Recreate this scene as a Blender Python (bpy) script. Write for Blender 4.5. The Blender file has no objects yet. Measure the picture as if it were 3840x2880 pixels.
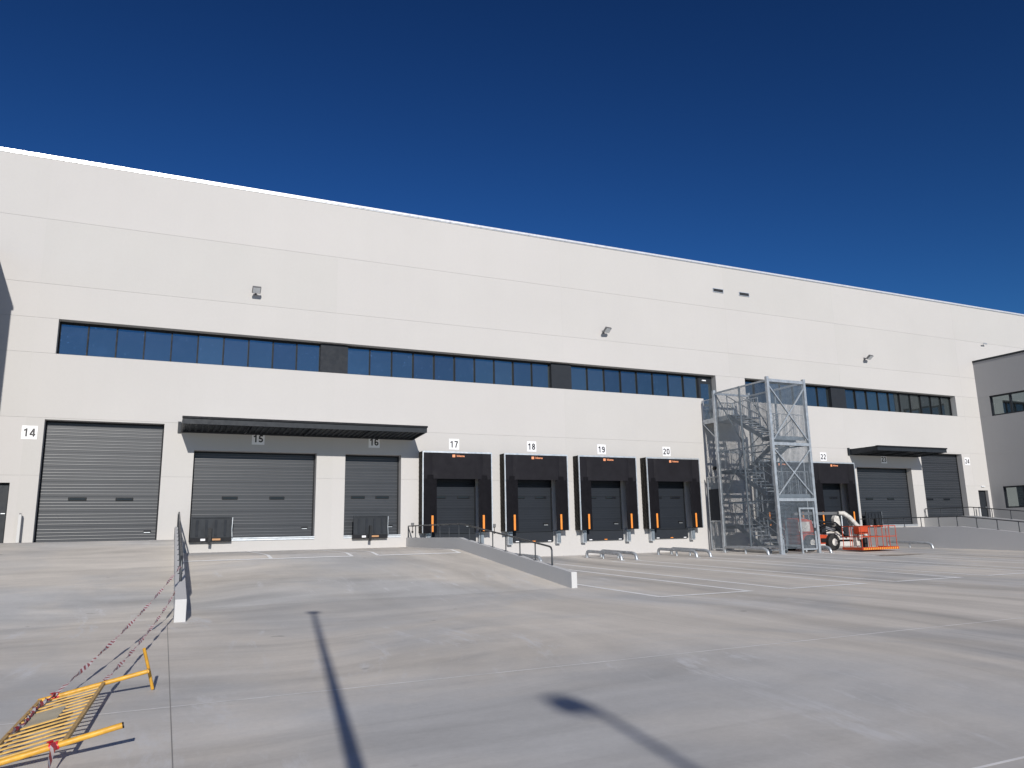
import bpy, math, random
from mathutils import Vector, Matrix
random.seed(7)
ZO = 1.17                      # modelling heights are measured from eye level; the yard meets the wall at world z = 0
scn = bpy.context.scene
col = scn.collection

# ------------------------------------------------------------------ camera
YAW, PITCH, ROLL = 0.43736932, 0.1934592, -0.01957229
fw = Vector((math.sin(YAW)*math.cos(PITCH), math.cos(YAW)*math.cos(PITCH), math.sin(PITCH)))
rt = Vector((math.cos(YAW), -math.sin(YAW), 0))
up = rt.cross(fw)
r2 = math.cos(ROLL)*rt + math.sin(ROLL)*up
u2 = -math.sin(ROLL)*rt + math.cos(ROLL)*up
cam_data = bpy.data.cameras.new('camera')
cam_data.sensor_width = 36
cam_data.lens = 36*0.73463
cam_data.clip_end = 2000
cam = bpy.data.objects.new('camera', cam_data)
cam.matrix_world = Matrix(((r2.x, u2.x, -fw.x, 0), (r2.y, u2.y, -fw.y, -32.0), (r2.z, u2.z, -fw.z, ZO), (0, 0, 0, 1)))
col.objects.link(cam)
scn.camera = cam

# ------------------------------------------------------------------ sky, sun, exposure
LIGHT = Vector((0.15, 1.0, -0.44)).normalized()      # direction the sunlight travels
elev = math.asin(-LIGHT.z)
azim = math.atan2(-LIGHT.x, -LIGHT.y)
world = bpy.data.worlds.new('World')
scn.world = world
world.use_nodes = True
wn = world.node_tree.nodes
wl = world.node_tree.links
wn.clear()
wo = wn.new('ShaderNodeOutputWorld')
bg = wn.new('ShaderNodeBackground')
sky = wn.new('ShaderNodeTexSky')
sky.sky_type = 'NISHITA'
sky.sun_disc = False
sky.sun_elevation = elev
sky.sun_rotation = azim
sky.altitude = 2000
sky.air_density = 1.5
sky.dust_density = 0.0
sky.ozone_density = 8.0
bg.inputs['Strength'].default_value = 0.05
deep = wn.new('ShaderNodeGamma')          # the camera renders this very clear sky deep and saturated
deep.inputs['Gamma'].default_value = 1.7
dim = wn.new('ShaderNodeVectorMath'); dim.operation = 'MULTIPLY'; dim.inputs[1].default_value = (0.572, 0.600, 0.572)
wl.new(sky.outputs[0], dim.inputs[0])
wl.new(dim.outputs[0], deep.inputs[0])
wl.new(deep.outputs[0], bg.inputs[0])
wl.new(bg.outputs[0], wo.inputs[0])
sun_data = bpy.data.lights.new('sun', 'SUN')
sun_data.energy = 4.3
sun_data.angle = math.radians(0.53)
sun_data.color = (1.0, 0.955, 0.89)
sun = bpy.data.objects.new('sun', sun_data)
sun.rotation_euler = LIGHT.to_track_quat('-Z', 'Y').to_euler()
sun.location = (-10, -60, 40)
col.objects.link(sun)
scn.view_settings.view_transform = 'Standard'
scn.view_settings.look = 'None'
scn.view_settings.exposure = 0.0
scn.view_settings.gamma = 1.0

# ------------------------------------------------------------------ helpers
ORG = {}
def link(o):
    col.objects.link(o)
    return o
def tag(o, label=None, cat=None, group=None, kind=None):
    if label: o['label'] = label
    if cat: o['category'] = cat
    if group: o['group'] = group
    if kind: o['kind'] = kind
    return o
def thing(name, label, cat, base, group=None):
    o = bpy.data.objects.new(name, None)
    o.empty_display_size = 0.3
    o.location = (base[0], base[1], base[2]+ZO)
    link(o)
    ORG[o] = Vector(o.location)
    return tag(o, label, cat, group)
class MB:
    def __init__(s):
        s.v = []; s.f = []; s.uv = None
    def quad(s, a, b, c, d):
        n = len(s.v); s.v += [tuple(a), tuple(b), tuple(c), tuple(d)]; s.f.append((n, n+1, n+2, n+3)); return s
    def box(s, x0, x1, y0, y1, z0, z1):
        n = len(s.v)
        s.v += [(x0,y0,z0),(x1,y0,z0),(x1,y1,z0),(x0,y1,z0),(x0,y0,z1),(x1,y0,z1),(x1,y1,z1),(x0,y1,z1)]
        for q in ((0,3,2,1),(4,5,6,7),(0,1,5,4),(1,2,6,5),(2,3,7,6),(3,0,4,7)): s.f.append(tuple(n+i for i in q))
        return s
    def bar(s, p, q, w, h, upv=(0,0,1)):
        p = Vector(p); q = Vector(q); d = (q-p).normalized(); U = Vector(upv)
        if abs(d.dot(U)) > .98: U = Vector((0,1,0))
        a = d.cross(U).normalized()*w/2; b = a.cross(d).normalized()*h/2
        n = len(s.v)
        for c in (p, q):
            for k in (-a-b, a-b, a+b, -a+b): s.v.append(tuple(c+k))
        for f in ((0,3,2,1),(4,5,6,7),(0,1,5,4),(1,2,6,5),(2,3,7,6),(3,0,4,7)): s.f.append(tuple(n+i for i in f))
        return s
    def tube(s, pts, r, n=8, cap=True):
        pts = [Vector(p) for p in pts]; m = len(pts); base = len(s.v)
        rs = r if isinstance(r, (list, tuple)) else [r]*m
        prev = None
        for i, p in enumerate(pts):
            d = (pts[min(i+1, m-1)]-pts[max(i-1, 0)]).normalized()
            if prev is None:
                U = Vector((0,0,1)) if abs(d.z) < .9 else Vector((1,0,0))
                a = d.cross(U).normalized()
            else:
                a = (prev-d*prev.dot(d)).normalized()
            prev = a; b = d.cross(a)
            for k in range(n):
                t = 2*math.pi*k/n
                s.v.append(tuple(p+(a*math.cos(t)+b*math.sin(t))*rs[i]))
        for i in range(m-1):
            for k in range(n):
                k2 = (k+1) % n
                s.f.append((base+i*n+k, base+i*n+k2, base+(i+1)*n+k2, base+(i+1)*n+k))
        if cap:
            s.f.append(tuple(base+k for k in range(n))[::-1]); s.f.append(tuple(base+(m-1)*n+k for k in range(n)))
        return s
    def prism(s, poly, fn, a0, a1):
        n = len(s.v); m = len(poly)
        for a in (a0, a1):
            for (p, q) in poly: s.v.append(tuple(fn(p, q, a)))
        s.f.append(tuple(range(n, n+m))); s.f.append(tuple(range(n+m, n+2*m))[::-1])
        for i in range(m):
            j = (i+1) % m; s.f.append((n+i, n+m+i, n+m+j, n+j))
        return s
    def mesh(s, name, mat, off=Vector((0,0,0)), smooth=False):
        me = bpy.data.meshes.new(name)
        me.from_pydata([(v[0]-off[0], v[1]-off[1], v[2]+ZO-off[2]) for v in s.v], [], s.f)
        me.materials.append(mat)
        if s.uv:
            L = me.uv_layers.new(name='uv')
            for lp in me.loops: L.data[lp.index].uv = s.uv[lp.vertex_index]
        if smooth:
            me.polygons.foreach_set('use_smooth', [True]*len(me.polygons))
            me.set_sharp_from_angle(angle=math.radians(40))
        me.update()
        return me
    def build(s, name, mat, parent=None, smooth=False, kind=None):
        off = ORG[parent] if parent else Vector((0,0,0))
        o = bpy.data.objects.new(name, s.mesh(name, mat, off, smooth))
        if parent: o.parent = parent
        ORG[o] = off
        link(o)
        if kind: o['kind'] = kind
        return o
def kids(o): return [c for c in bpy.data.objects if c.parent == o]
def copy_tree(o, parent=None):
    c = o.copy(); link(c); c.parent = parent
    for ch in kids(o): copy_tree(ch, c)
    return c
def inst(src, name, parent, loc):
    "another object with the same mesh under parent, moved by loc"
    o = bpy.data.objects.new(name, src.data); o.parent = parent; o.location = loc; ORG[o] = ORG[parent]; link(o)
    return o
def bevel(o, w=.01, n=2):
    m = o.modifiers.new('bevel', 'BEVEL'); m.width = w; m.segments = n; m.limit_method = 'ANGLE'
    return o
def zyard(dep): return -1.17-.02*dep if dep < 40 else -1.97

# ------------------------------------------------------------------ materials
def nt(name):
    m = bpy.data.materials.new(name); m.use_nodes = True
    t = m.node_tree; b = t.nodes['Principled BSDF']
    return m, t, b
def noise(t, scale, detail=4, rough=.55, vec=None, dist=0):
    n = t.nodes.new('ShaderNodeTexNoise'); n.inputs['Scale'].default_value = scale; n.inputs['Detail'].default_value = detail
    n.inputs['Roughness'].default_value = rough; n.inputs['Distortion'].default_value = dist
    if vec is not None: t.links.new(vec, n.inputs['Vector'])
    return n.outputs['Fac']
def ramp(t, fac, stops):
    r = t.nodes.new('ShaderNodeValToRGB'); e = r.color_ramp.elements
    while len(e) < len(stops): e.new(.5)
    for el, (p, c) in zip(e, stops):
        el.position = p; el.color = (*c, 1) if len(c) == 3 else c
    t.links.new(fac, r.inputs[0])
    return r.outputs[0]
def g3(v): return (v, v, v)
def mixc(t, a, b, fac, mode='MIX'):
    m = t.nodes.new('ShaderNodeMix'); m.data_type = 'RGBA'; m.blend_type = mode
    for s, v in ((m.inputs[0], fac), (m.inputs[6], a), (m.inputs[7], b)):
        if isinstance(v, (int, float)): s.default_value = v
        elif isinstance(v, tuple): s.default_value = (*v, 1)
        else: t.links.new(v, s)
    return m.outputs[2]
def coords(t, scale=(1,1,1), rot=(0,0,0), kind='geo'):
    if kind == 'geo': src = t.nodes.new('ShaderNodeNewGeometry').outputs['Position']
    else: src = t.nodes.new('ShaderNodeTexCoord').outputs['Object']
    mp = t.nodes.new('ShaderNodeMapping'); mp.inputs['Scale'].default_value = scale; mp.inputs['Rotation'].default_value = rot
    t.links.new(src, mp.inputs[0])
    return mp.outputs[0]
def bump(t, b, fac, strength=.3, dist=.01):
    n = t.nodes.new('ShaderNodeBump'); n.inputs['Strength'].default_value = strength; n.inputs['Distance'].default_value = dist
    t.links.new(fac, n.inputs['Height']); t.links.new(n.outputs[0], b.inputs['Normal'])
def paint(name, c, rough=.5, metal=0., var=.08, scale=3., bmp=0., bscale=40., spec=None, rvar=.1):
    m, t, b = nt(name)
    v = coords(t)
    f = noise(t, scale, 6, .6, v)
    lo = tuple(x*(1-var) for x in c); hi = tuple(min(1, x*(1+var)) for x in c)
    t.links.new(ramp(t, f, [(.3, lo), (.7, hi)]), b.inputs['Base Color'])
    rr = ramp(t, noise(t, scale*2.3, 3, .5, v), [(.3, g3(max(0, rough-rvar))), (.7, g3(min(1, rough+rvar)))])
    t.links.new(rr, b.inputs['Roughness'])
    b.inputs['Metallic'].default_value = metal
    if spec is not None: b.inputs['Specular IOR Level'].default_value = spec
    if bmp: bump(t, b, noise(t, bscale, 3, .5, v), bmp, .004)
    return m
def wall_material(name, c, streak=.05):
    m, t, b = nt(name)
    big = noise(t, .18, 5, .6, coords(t))
    runs = noise(t, 1.0, 5, .6, coords(t, (2.2, 2.2, .10)))
    fine = noise(t, 9, 6, .65, coords(t))
    base = ramp(t, big, [(.3, tuple(x*.965 for x in c)), (.7, tuple(x*1.02 for x in c))])
    oi = t.nodes.new('ShaderNodeObjectInfo')      # each panel came from its own mix
    base = mixc(t, base, ramp(t, oi.outputs['Random'], [(0, (.978, .98, .974)), (1, (1.012, 1.008, 1.01))]), 1.0, 'MULTIPLY')
    base = mixc(t, base, ramp(t, runs, [(.35, g3(.93)), (.6, g3(1.))]), streak*2, 'MULTIPLY')
    base = mixc(t, base, ramp(t, fine, [(.3, g3(.95)), (.7, g3(1.03))]), .3, 'MULTIPLY')
    t.links.new(base, b.inputs['Base Color'])
    b.inputs['Roughness'].default_value = .8
    b.inputs['Specular IOR Level'].default_value = .25
    bump(t, b, noise(t, 60, 4, .6, coords(t)), .15, .003)
    return m
def concrete_ground(name, c=(.62, .588, .545)):
    m, t, b = nt(name)
    geo = coords(t)
    L = t.links.new
    def warp(scale, amt):
        w = t.nodes.new('ShaderNodeTexNoise'); w.inputs['Scale'].default_value = scale; w.inputs['Detail'].default_value = 2
        L(geo, w.inputs['Vector'])
        o = t.nodes.new('ShaderNodeVectorMath'); o.operation = 'MULTIPLY_ADD'
        L(w.outputs['Color'], o.inputs[0]); o.inputs[1].default_value = amt; L(geo, o.inputs[2])
        return o.outputs[0]
    def mapped(vec, sc, rot=0):
        mp = t.nodes.new('ShaderNodeMapping'); mp.inputs['Scale'].default_value = sc; mp.inputs['Rotation'].default_value = (0, 0, math.radians(rot)); L(vec, mp.inputs[0])
        return mp.outputs[0]
    # wandering power-float sweeps: they run away from the docks on the right, across the ramps on the left
    wA = warp(.075, (5, 9, 0)); wB = warp(.12, (6, 4, 0))
    sA = noise(t, 1.0, 6, .58, mapped(wA, (.62, .045, 1), 5), .3)
    sA2 = noise(t, 1.0, 5, .6, mapped(wA, (2.1, .12, 1), 5), .5)
    sB = noise(t, 1.0, 6, .58, mapped(wB, (.10, .55, 1), -3), .35)
    sB2 = noise(t, 1.0, 5, .6, mapped(wB, (.30, 1.8, 1), -3), .5)
    sx = t.nodes.new('ShaderNodeSeparateXYZ'); L(wB, sx.inputs[0])
    side = t.nodes.new('ShaderNodeMapRange'); L(sx.outputs[0], side.inputs['Value']); side.inputs['From Min'].default_value = 5; side.inputs['From Max'].default_value = 13
    def mixf(a_, b_):
        n = t.nodes.new('ShaderNodeMix'); n.data_type = 'FLOAT'; L(side.outputs[0], n.inputs[0]); L(a_, n.inputs[2]); L(b_, n.inputs[3]); return n.outputs[0]
    sweep, sweep2 = mixf(sB, sA), mixf(sB2, sA2)
    big = noise(t, .13, 5, .6, wB, .5)
    mid = noise(t, .8, 6, .65, geo)
    fine = noise(t, 16, 6, .7, geo)
    warm = (c[0]*1.02, c[1]*1.0, c[2]*.97); cool = (c[0]*.80, c[1]*.835, c[2]*.885)
    base = mixc(t, cool, warm, ramp(t, big, [(.40, g3(0)), (.56, g3(1))]))
    base = mixc(t, base, ramp(t, sweep, [(.28, g3(.66)), (.43, g3(.90)), (.54, g3(1.02)), (.72, g3(1.14))]), .9, 'MULTIPLY')
    base = mixc(t, base, ramp(t, sweep2, [(.3, g3(.84)), (.5, g3(1.0)), (.7, g3(1.10))]), .75, 'MULTIPLY')
    base = mixc(t, base, ramp(t, mid, [(.3, g3(.90)), (.7, g3(1.07))]), .7, 'MULTIPLY')
    base = mixc(t, base, ramp(t, fine, [(.25, g3(.88)), (.75, g3(1.08))]), .55, 'MULTIPLY')
    # pale dust scuffs, gathered in patches
    scuff = noise(t, 1.0, 7, .75, mapped(wA, (2.4, .55, 1), -22))
    patch = noise(t, .20, 4, .55, geo)
    sc = t.nodes.new('ShaderNodeMath'); sc.operation = 'MULTIPLY'
    L(ramp(t, scuff, [(.55, g3(0)), (.69, g3(.95))]), sc.inputs[0]); L(ramp(t, patch, [(.46, g3(0)), (.58, g3(1))]), sc.inputs[1])
    base = mixc(t, base, (.66, .66, .665), sc.outputs[0])
    # a few dark specks and damp marks
    base = mixc(t, base, (.22, .205, .19), ramp(t, noise(t, 1.9, 2, .4, geo), [(.765, g3(0)), (.80, g3(.7))]))
    L(base, b.inputs['Base Color'])
    L(ramp(t, sweep, [(.3, g3(.55)), (.7, g3(.8))]), b.inputs['Roughness'])
    b.inputs['Specular IOR Level'].default_value = .3
    bump(t, b, noise(t, 30, 6, .7, geo), .25, .004)
    return m
M = {}
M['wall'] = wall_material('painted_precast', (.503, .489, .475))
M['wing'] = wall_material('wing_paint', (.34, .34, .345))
M['sealant'] = paint('joint_sealant', (.40, .392, .378), .8)
M['yard'] = concrete_ground('yard_concrete')
M['ramp'] = M['yard']
M['upstand'] = wall_material('upstand_paint', (.56, .56, .56), .06)
M['line'] = paint('road_paint', (.90, .90, .89), .6, var=.08, scale=6)
M['cutjoint'] = paint('slab_joint', (.74, .73, .72), .8, var=.2, scale=2)
M['saw'] = paint('saw_cut', (.27, .26, .25), .8)
M['anth'] = paint('anthracite_metal', (.022, .026, .032), .5, 0, var=.15, spec=.25)
M['anth2'] = paint('anthracite_panel', (.022, .026, .033), .65, 0, var=.06, spec=.2)
M['door'] = paint('door_steel', (.027, .031, .038), .40, 0, var=.06, scale=1.2, spec=.5, rvar=.015)
M['dockdoor'] = paint('dock_door_steel', (.013, .017, .024), .6, 0, var=.05, scale=1.2, spec=.25, rvar=.015)
M['rib'] = paint('door_rib', (.045, .05, .058), .36, 0, var=.05, scale=1.2, spec=.9, rvar=.0)  # same steel as the door; rib highlights partly put into a lighter base
M['doorframe'] = paint('door_frame', (.012, .013, .016), .6, spec=.2)
M['blackpart'] = paint('black_plastic', (.010, .011, .013), .55, spec=.25)
M['galv'] = paint('galvanised_steel', (.46, .49, .52), .42, .55, var=.2, scale=5)
M['galvdark'] = paint('galvanised_mesh', (.20, .235, .27), .5, .35, var=.15, scale=5)
M['coping'] = paint('coping_metal', (.74, .74, .75), .35, .35, var=.05)
M['rail'] = paint('rail_paint', (.045, .05, .058), .35, .3)
M['curtain'] = paint('shelter_curtain', (.0135, .0130, .0165), .75, 0, spec=.15, var=.15, scale=1.5, bmp=.2, bscale=5)
M['bellows'] = paint('shelter_bellows', (.045, .041, .036), .8, 0, spec=.15, var=.2, scale=3)
M['orange'] = paint('orange_marker', (.80, .26, .035), .5)
M['emblem'] = paint('emblem_orange', (.85, .33, .16), .5)
M['signwhite'] = paint('sign_white', (.80, .80, .82), .4, var=.03)
M['signblack'] = paint('sign_black', (.012, .012, .014), .5)
M['alu'] = paint('aluminium', (.62, .65, .68), .4, .6, var=.05)
M['yellow'] = paint('yellow_paint', (.66, .35, .04), .5, 0, var=.22, scale=14)
M['yellowdull'] = paint('yellow_worn', (.50, .32, .12), .65, 0, var=.25, scale=12)
M['bar'] = paint('yellow_faded', (.60, .37, .10), .6, 0, var=.25, scale=12)
M['plate'] = paint('pale_plate', (.50, .44, .32), .6, var=.15)
M['lift_orange'] = paint('lift_orange', (.47, .062, .018), .5, 0, var=.1)
M['lift_white'] = paint('lift_white', (.58, .56, .52), .5, 0, var=.3, scale=7)
M['rubber'] = paint('rubber', (.02, .02, .02), .85)
M['bounce'] = paint('canopy_bounce', (.50, .50, .51), .55)  # pale tone for the added sheet that brightens the wall over each canopy
M['roof'] = paint('roof_sheet', (.35, .36, .37), .6)
M['bulb'] = paint('lamp_glass', (.5, .52, .54), .2, 0)
M['bracket'] = paint('lamp_housing', (.16, .16, .165), .5, .3)
def glass_mat():
    m, t, b = nt('coated_glass')
    oi = t.nodes.new('ShaderNodeObjectInfo')
    tint = ramp(t, oi.outputs['Random'], [(0, (.165, .205, .225)), (.5, (.20, .24, .25)), (1, (.25, .285, .285))])
    # dust film and dried droplets on new glass
    dust = ramp(t, noise(t, 1.6, 6, .7, coords(t)), [(.5, g3(0)), (.75, g3(.16))])
    drops = ramp(t, noise(t, 11, 2, .4, coords(t)), [(.70, g3(0)), (.76, g3(.5))])
    c = mixc(t, tint, (.42, .44, .45), dust); c = mixc(t, c, (.6, .6, .6), drops)
    t.links.new(c, b.inputs['Base Color'])
    b.inputs['Metallic'].default_value = .9
    f = noise(t, 2.5, 3, .5, coords(t))
    t.links.new(ramp(t, f, [(.3, g3(.015)), (.8, g3(.06))]), b.inputs['Roughness'])
    bump(t, b, noise(t, .9, 2, .5, coords(t)), .03, .02)
    return m
M['glass'] = glass_mat()
def tape_mat():
    m, t, b = nt('barrier_tape')
    uv = t.nodes.new('ShaderNodeUVMap'); uv.uv_map = 'uv'
    sep = t.nodes.new('ShaderNodeSeparateXYZ'); t.links.new(uv.outputs[0], sep.inputs[0])
    add = t.nodes.new('ShaderNodeMath'); add.operation = 'MULTIPLY_ADD'
    t.links.new(sep.outputs[1], add.inputs[0]); add.inputs[1].default_value = .06; t.links.new(sep.outputs[0], add.inputs[2])
    fr = t.nodes.new('ShaderNodeMath'); fr.operation = 'PINGPONG'; fr.inputs[1].default_value = .075
    t.links.new(add.outputs[0], fr.inputs[0])
    gt = t.nodes.new('ShaderNodeMath'); gt.operation = 'GREATER_THAN'; gt.inputs[1].default_value = .0375
    t.links.new(fr.outputs[0], gt.inputs[0])
    t.links.new(mixc(t, (.74, .68, .69), (.34, .045, .06), gt.outputs[0]), b.inputs['Base Color'])
    b.inputs['Roughness'].default_value = .4
    return m
M['tape'] = tape_mat()
M['acrylic'] = paint('dark_acrylic', (.012, .014, .02), .15, spec=.5, rvar=.03)
M['flap'] = paint('shelter_flap', (.0065, .0063, .0085), .8, spec=.12, var=.2)
M['stain'] = paint('oil_stain', (.26, .22, .18), .7, var=.4, scale=4)

# ------------------------------------------------------------------ ground
E_DEP = [0, 2, 4, 8, 12, 16, 20, 24, 28, 32, 40, 90, 400]
mb = MB()
xs = [-320, -60, -20, 0, 20, 40, 60, 120, 320]
deps = [-320]+E_DEP
for d in deps:
    for x in xs: mb.v.append((x, -d, zyard(max(d, 0))))
for i in range(len(deps)-1):
    for j in range(len(xs)-1):
        n = i*len(xs)+j
        mb.f.append((n, n+1, n+len(xs)+1, n+len(xs)))
yard = mb.build('yard_ground', M['yard'], kind='structure')

def deck(name, x0, x1, profile, y_of=None):
    m = MB()
    for d, z in profile:
        a = x0(d) if callable(x0) else x0
        m.v += [(a, -d, z), (x1(d) if callable(x1) else x1, -d, z)]
    for i in range(len(profile)-1): m.f.append((2*i, 2*i+1, 2*i+3, 2*i+2))
    return m.build(name, M['ramp'], kind='structure')
MIDP = [(-.3, -.57), (6.4, -.585), (15.0, -1.525)]
UPP = [(-.3, -.06), (3.0, -.06), (16.6, -1.555)]
XL = lambda d: .60-.0135*d            # left face of the upstand beside door 14
deck('loading_ramp', -14.0, lambda d: XL(d)+.1, UPP)
deck('loading_ramp', lambda d: XL(d)+.1, 9.85, MIDP)
deck('loading_ramp', 36.95, 42.85, MIDP)
deck('loading_ramp', 42.85, 62.0, UPP)

def ground_strip(name, x0, d0, x1, d1, w, zf, mat, parent, lift=.004, n=1):
    m = MB(); dx, dy = x1-x0, d1-d0; L = math.hypot(dx, dy); px, py = -dy/L*w/2, dx/L*w/2
    for i in range(n+1):
        t = i/n; x = x0+dx*t; d = d0+dy*t
        for s in (1, -1): m.v.append((x+px*s, -(d+py*s), zf(d+py*s)+lift))
    for i in range(n): m.f.append((2*i, 2*i+1, 2*i+3, 2*i+2))
    return m.build(name, mat, parent)
zmid = lambda d: -.57-.0022*d if d < 6.4 else -.585-(d-6.4)*.10930
for i in range(6):
    c = (11.72, 15.55, 19.36, 23.15, 26.95, 30.75)[i]
    for s in (-1.3, 1.3): ground_strip('painted_line', c+s, 5.2, c+s, 17.45, .15, zyard, M['line'], yard, .004, 3)
    ground_strip('painted_line', c-1.35, 17.45, c+1.35, 17.45, .16, zyard, M['line'], yard, .008)
for x in (3.25, 5.75, 6.6, 9.45): ground_strip('painted_line', x, .25, x, 7.35, .11, zmid, M['line'], yard, .006, 8)
for a, b in ((.78, 5.75), (6.6, 9.45)): ground_strip('painted_line', a, 7.35, b, 7.35, .17, zmid, M['line'], yard, .010)
for d in (23.4, 28.1): ground_strip('slab_joint', -40, d, 60, d, .032, zyard, M['cutjoint'], yard, .003, 40)
ground_strip('slab_joint', .27, 16.7, .13, 40, .009, zyard, M['saw'], yard, .0045, 12)
ground_strip('slab_joint', 24.3, 17.6, 24.3, 40, .02, zyard, M['cutjoint'], yard, .0045, 12)

m = MB(); n = 28
for k in range(n):
    a = 2*math.pi*k/n; r = 1+.18*math.sin(3*a+1)+.12*math.sin(7*a); x = 29.4+1.25*r*math.cos(a); d = 8.5+.42*r*math.sin(a)
    m.v.append((x, -d, zyard(d)+.005))
m.f = [tuple(range(n))]
m.build('stain', M['stain'], yard)

# ------------------------------------------------------------------ warehouse facade
D14 = (-4.0, 0.0, -.06, 4.37); D15 = (1.12, 5.87, -.17, 3.37); D16 = (7.07, 9.52, -.14, 3.37)
D23 = (37.41, 42.14, -.16, 3.36); D24 = (43.15, 47.07, -.06, 4.36)
PD1 = (-5.85, -4.87, -.06, 2.05); PD2 = (48.25, 49.22, -.06, 2.04)
DOCKS = {17: 11.96, 18: 15.88, 19: 19.78, 20: 23.69, 21: 31.01, 22: 34.92}
S1 = (-3.87, 27.32, 6.86, 8.20); S1D = (26.38, 27.32, 5.63, 6.86); S2 = (29.38, 47.2, 6.86, 8.20)
OPEN = [D14, D15, D16, D23, D24, PD1, PD2, S1, S1D, S2]+[(c-1.1, c+1.1, -.02, 2.75) for c in DOCKS.values()]
ware = thing('warehouse', 'long pale warehouse with a ribbon of windows above numbered loading doors', 'warehouse', (21.67, 0, -1.17))
def fac(u, d, z): return (u, d, z)
def panel(name, x0, x1, z0, z1, opens, fn, mat, parent, gap=.0055, side=.05, gx=.002):
    X0, X1, Z0, Z1 = x0+gx, x1-gx, z0+gap, z1-gap
    ops = [(max(a, X0), min(b, X1), max(c, Z0), min(d, Z1)) for a, b, c, d in opens if a < X1 and b > X0 and c < Z1 and d > Z0]
    ux = sorted({X0, X1}|{v for o in ops for v in o[:2]}); uz = sorted({Z0, Z1}|{v for o in ops for v in o[2:]})
    solid = {}
    for i in range(len(ux)-1):
        for j in range(len(uz)-1):
            cx, cz = (ux[i]+ux[i+1])/2, (uz[j]+uz[j+1])/2
            solid[i, j] = not any(a < cx < b and c < cz < d for a, b, c, d in ops)
    if not any(solid.values()): return None
    m = MB(); vid = {}
    def V(i, j, k):
        key = (i, j, k)
        if key not in vid:
            vid[key] = len(m.v); m.v.append(fn(ux[i], side*k, uz[j]))
        return vid[key]
    for (i, j), s in solid.items():
        if not s: continue
        m.f.append((V(i,j,0), V(i+1,j,0), V(i+1,j+1,0), V(i,j+1,0)))
        for (di, dj, a, b) in ((-1,0,(i,j),(i,j+1)), (1,0,(i+1,j+1),(i+1,j)), (0,-1,(i+1,j),(i,j)), (0,1,(i,j+1),(i+1,j+1))):
            if not solid.get((i+di, j+dj), False):
                m.f.append((V(*a,0), V(*b,0), V(*b,1), V(*a,1)))
    return m.build(name, mat, parent)
ROWS = [-2.0, 2.32, 4.43, 6.86, 8.20, 9.54, 12.12, 14.62]
COLS = [-26.9, -15.7, -4.6, 6.54, 17.8, 28.35, 36.8, 47.95, 59.1, 70.2]
for i in range(len(COLS)-1):
    for j in range(len(ROWS)-1):
        panel('wall_panel', COLS[i], COLS[i+1], ROWS[j], ROWS[j+1], OPEN, fac, M['wall'], ware)
# sealant behind the joints, cut back at the openings
def cut(a0, a1, blocks):
    out = [(a0, a1)]
    for b0, b1 in blocks:
        nx = []
        for s0, s1 in out:
            if b1 <= s0 or b0 >= s1: nx.append((s0, s1)); continue
            if b0 > s0: nx.append((s0, b0))
            if b1 < s1: nx.append((b1, s1))
        out = nx
    return out
for z in ROWS[1:-1]:
    m = MB()
    for a, b in cut(COLS[0], COLS[-1], [(o[0], o[1]) for o in OPEN if o[2] < z+.02 and o[3] > z-.02]): m.box(a, b, .009, .03, z-.02, z+.02)
    m.build('joint_sealant', M['sealant'], ware)
for x in COLS[1:-1]:
    m = MB()
    for a, b in cut(ROWS[0], ROWS[-1], [(o[2], o[3]) for o in OPEN if o[0] < x+.02 and o[1] > x-.02]): m.box(x-.02, x+.02, .002, .032, a, b)
    m.build('joint_sealant', M['wall'], ware)
def reveal(o, dep=.47, e=.002, sides='lrtb'):
    m = MB(); a, b, c, d = o[0]+e, o[1]-e, o[2]+e, o[3]-e
    if 'l' in sides: m.quad((a,.004,c), (a,dep,c), (a,dep,d), (a,.004,d))
    if 'r' in sides: m.quad((b,.004,c), (b,.004,d), (b,dep,d), (b,dep,c))
    if 't' in sides: m.quad((a,.004,d), (a,dep,d), (b,dep,d), (b,.004,d))
    if 'b' in sides: m.quad((a,.004,c), (b,.004,c), (b,dep,c), (a,dep,c))
    return m.build('reveal', M['wall'], ware)
for o in (D14, D15, D16, D23, D24, PD1, PD2, S2): reveal(o)
reveal(S1, sides='lrt'); reveal((S1[0], S1D[0], S1[2], S1[3]), sides='b'); reveal(S1D, sides='lrb')
for c in DOCKS.values(): reveal((c-1.1, c+1.1, -.02, 2.75), .2)
MB().box(COLS[0], COLS[-1], -.06, .5, 14.62, 14.715).build('coping', M['coping'], ware)
MB().box(COLS[0], COLS[-1], -.03, -.002, 14.585, 14.618).build('coping_flashing', M['alu'], ware)
MB().box(COLS[0], COLS[-1], .5, 60, 14.2, 14.4).build('roof', M['roof'], ware)
m = MB(); m.box(COLS[0], COLS[0]+.3, .06, 60, -2, 14.61); m.build('end_wall', M['wall'], ware)
m = MB(); m.box(COLS[-1]-.3, COLS[-1], .06, 60, -2, 14.61); m.build('end_wall', M['wall'], ware)
MB().box(COLS[0]+.31, COLS[-1]-.31, 59.7, 60, -2, 14.19).build('rear_wall', M['wall'], ware)
# dark rooms behind the glass, so nothing shines through
MB().box(COLS[0]+.35, COLS[-1]-.35, 3.0, 3.1, -2, 14.19).build('inner_wall', M['anth2'], ware)

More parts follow.
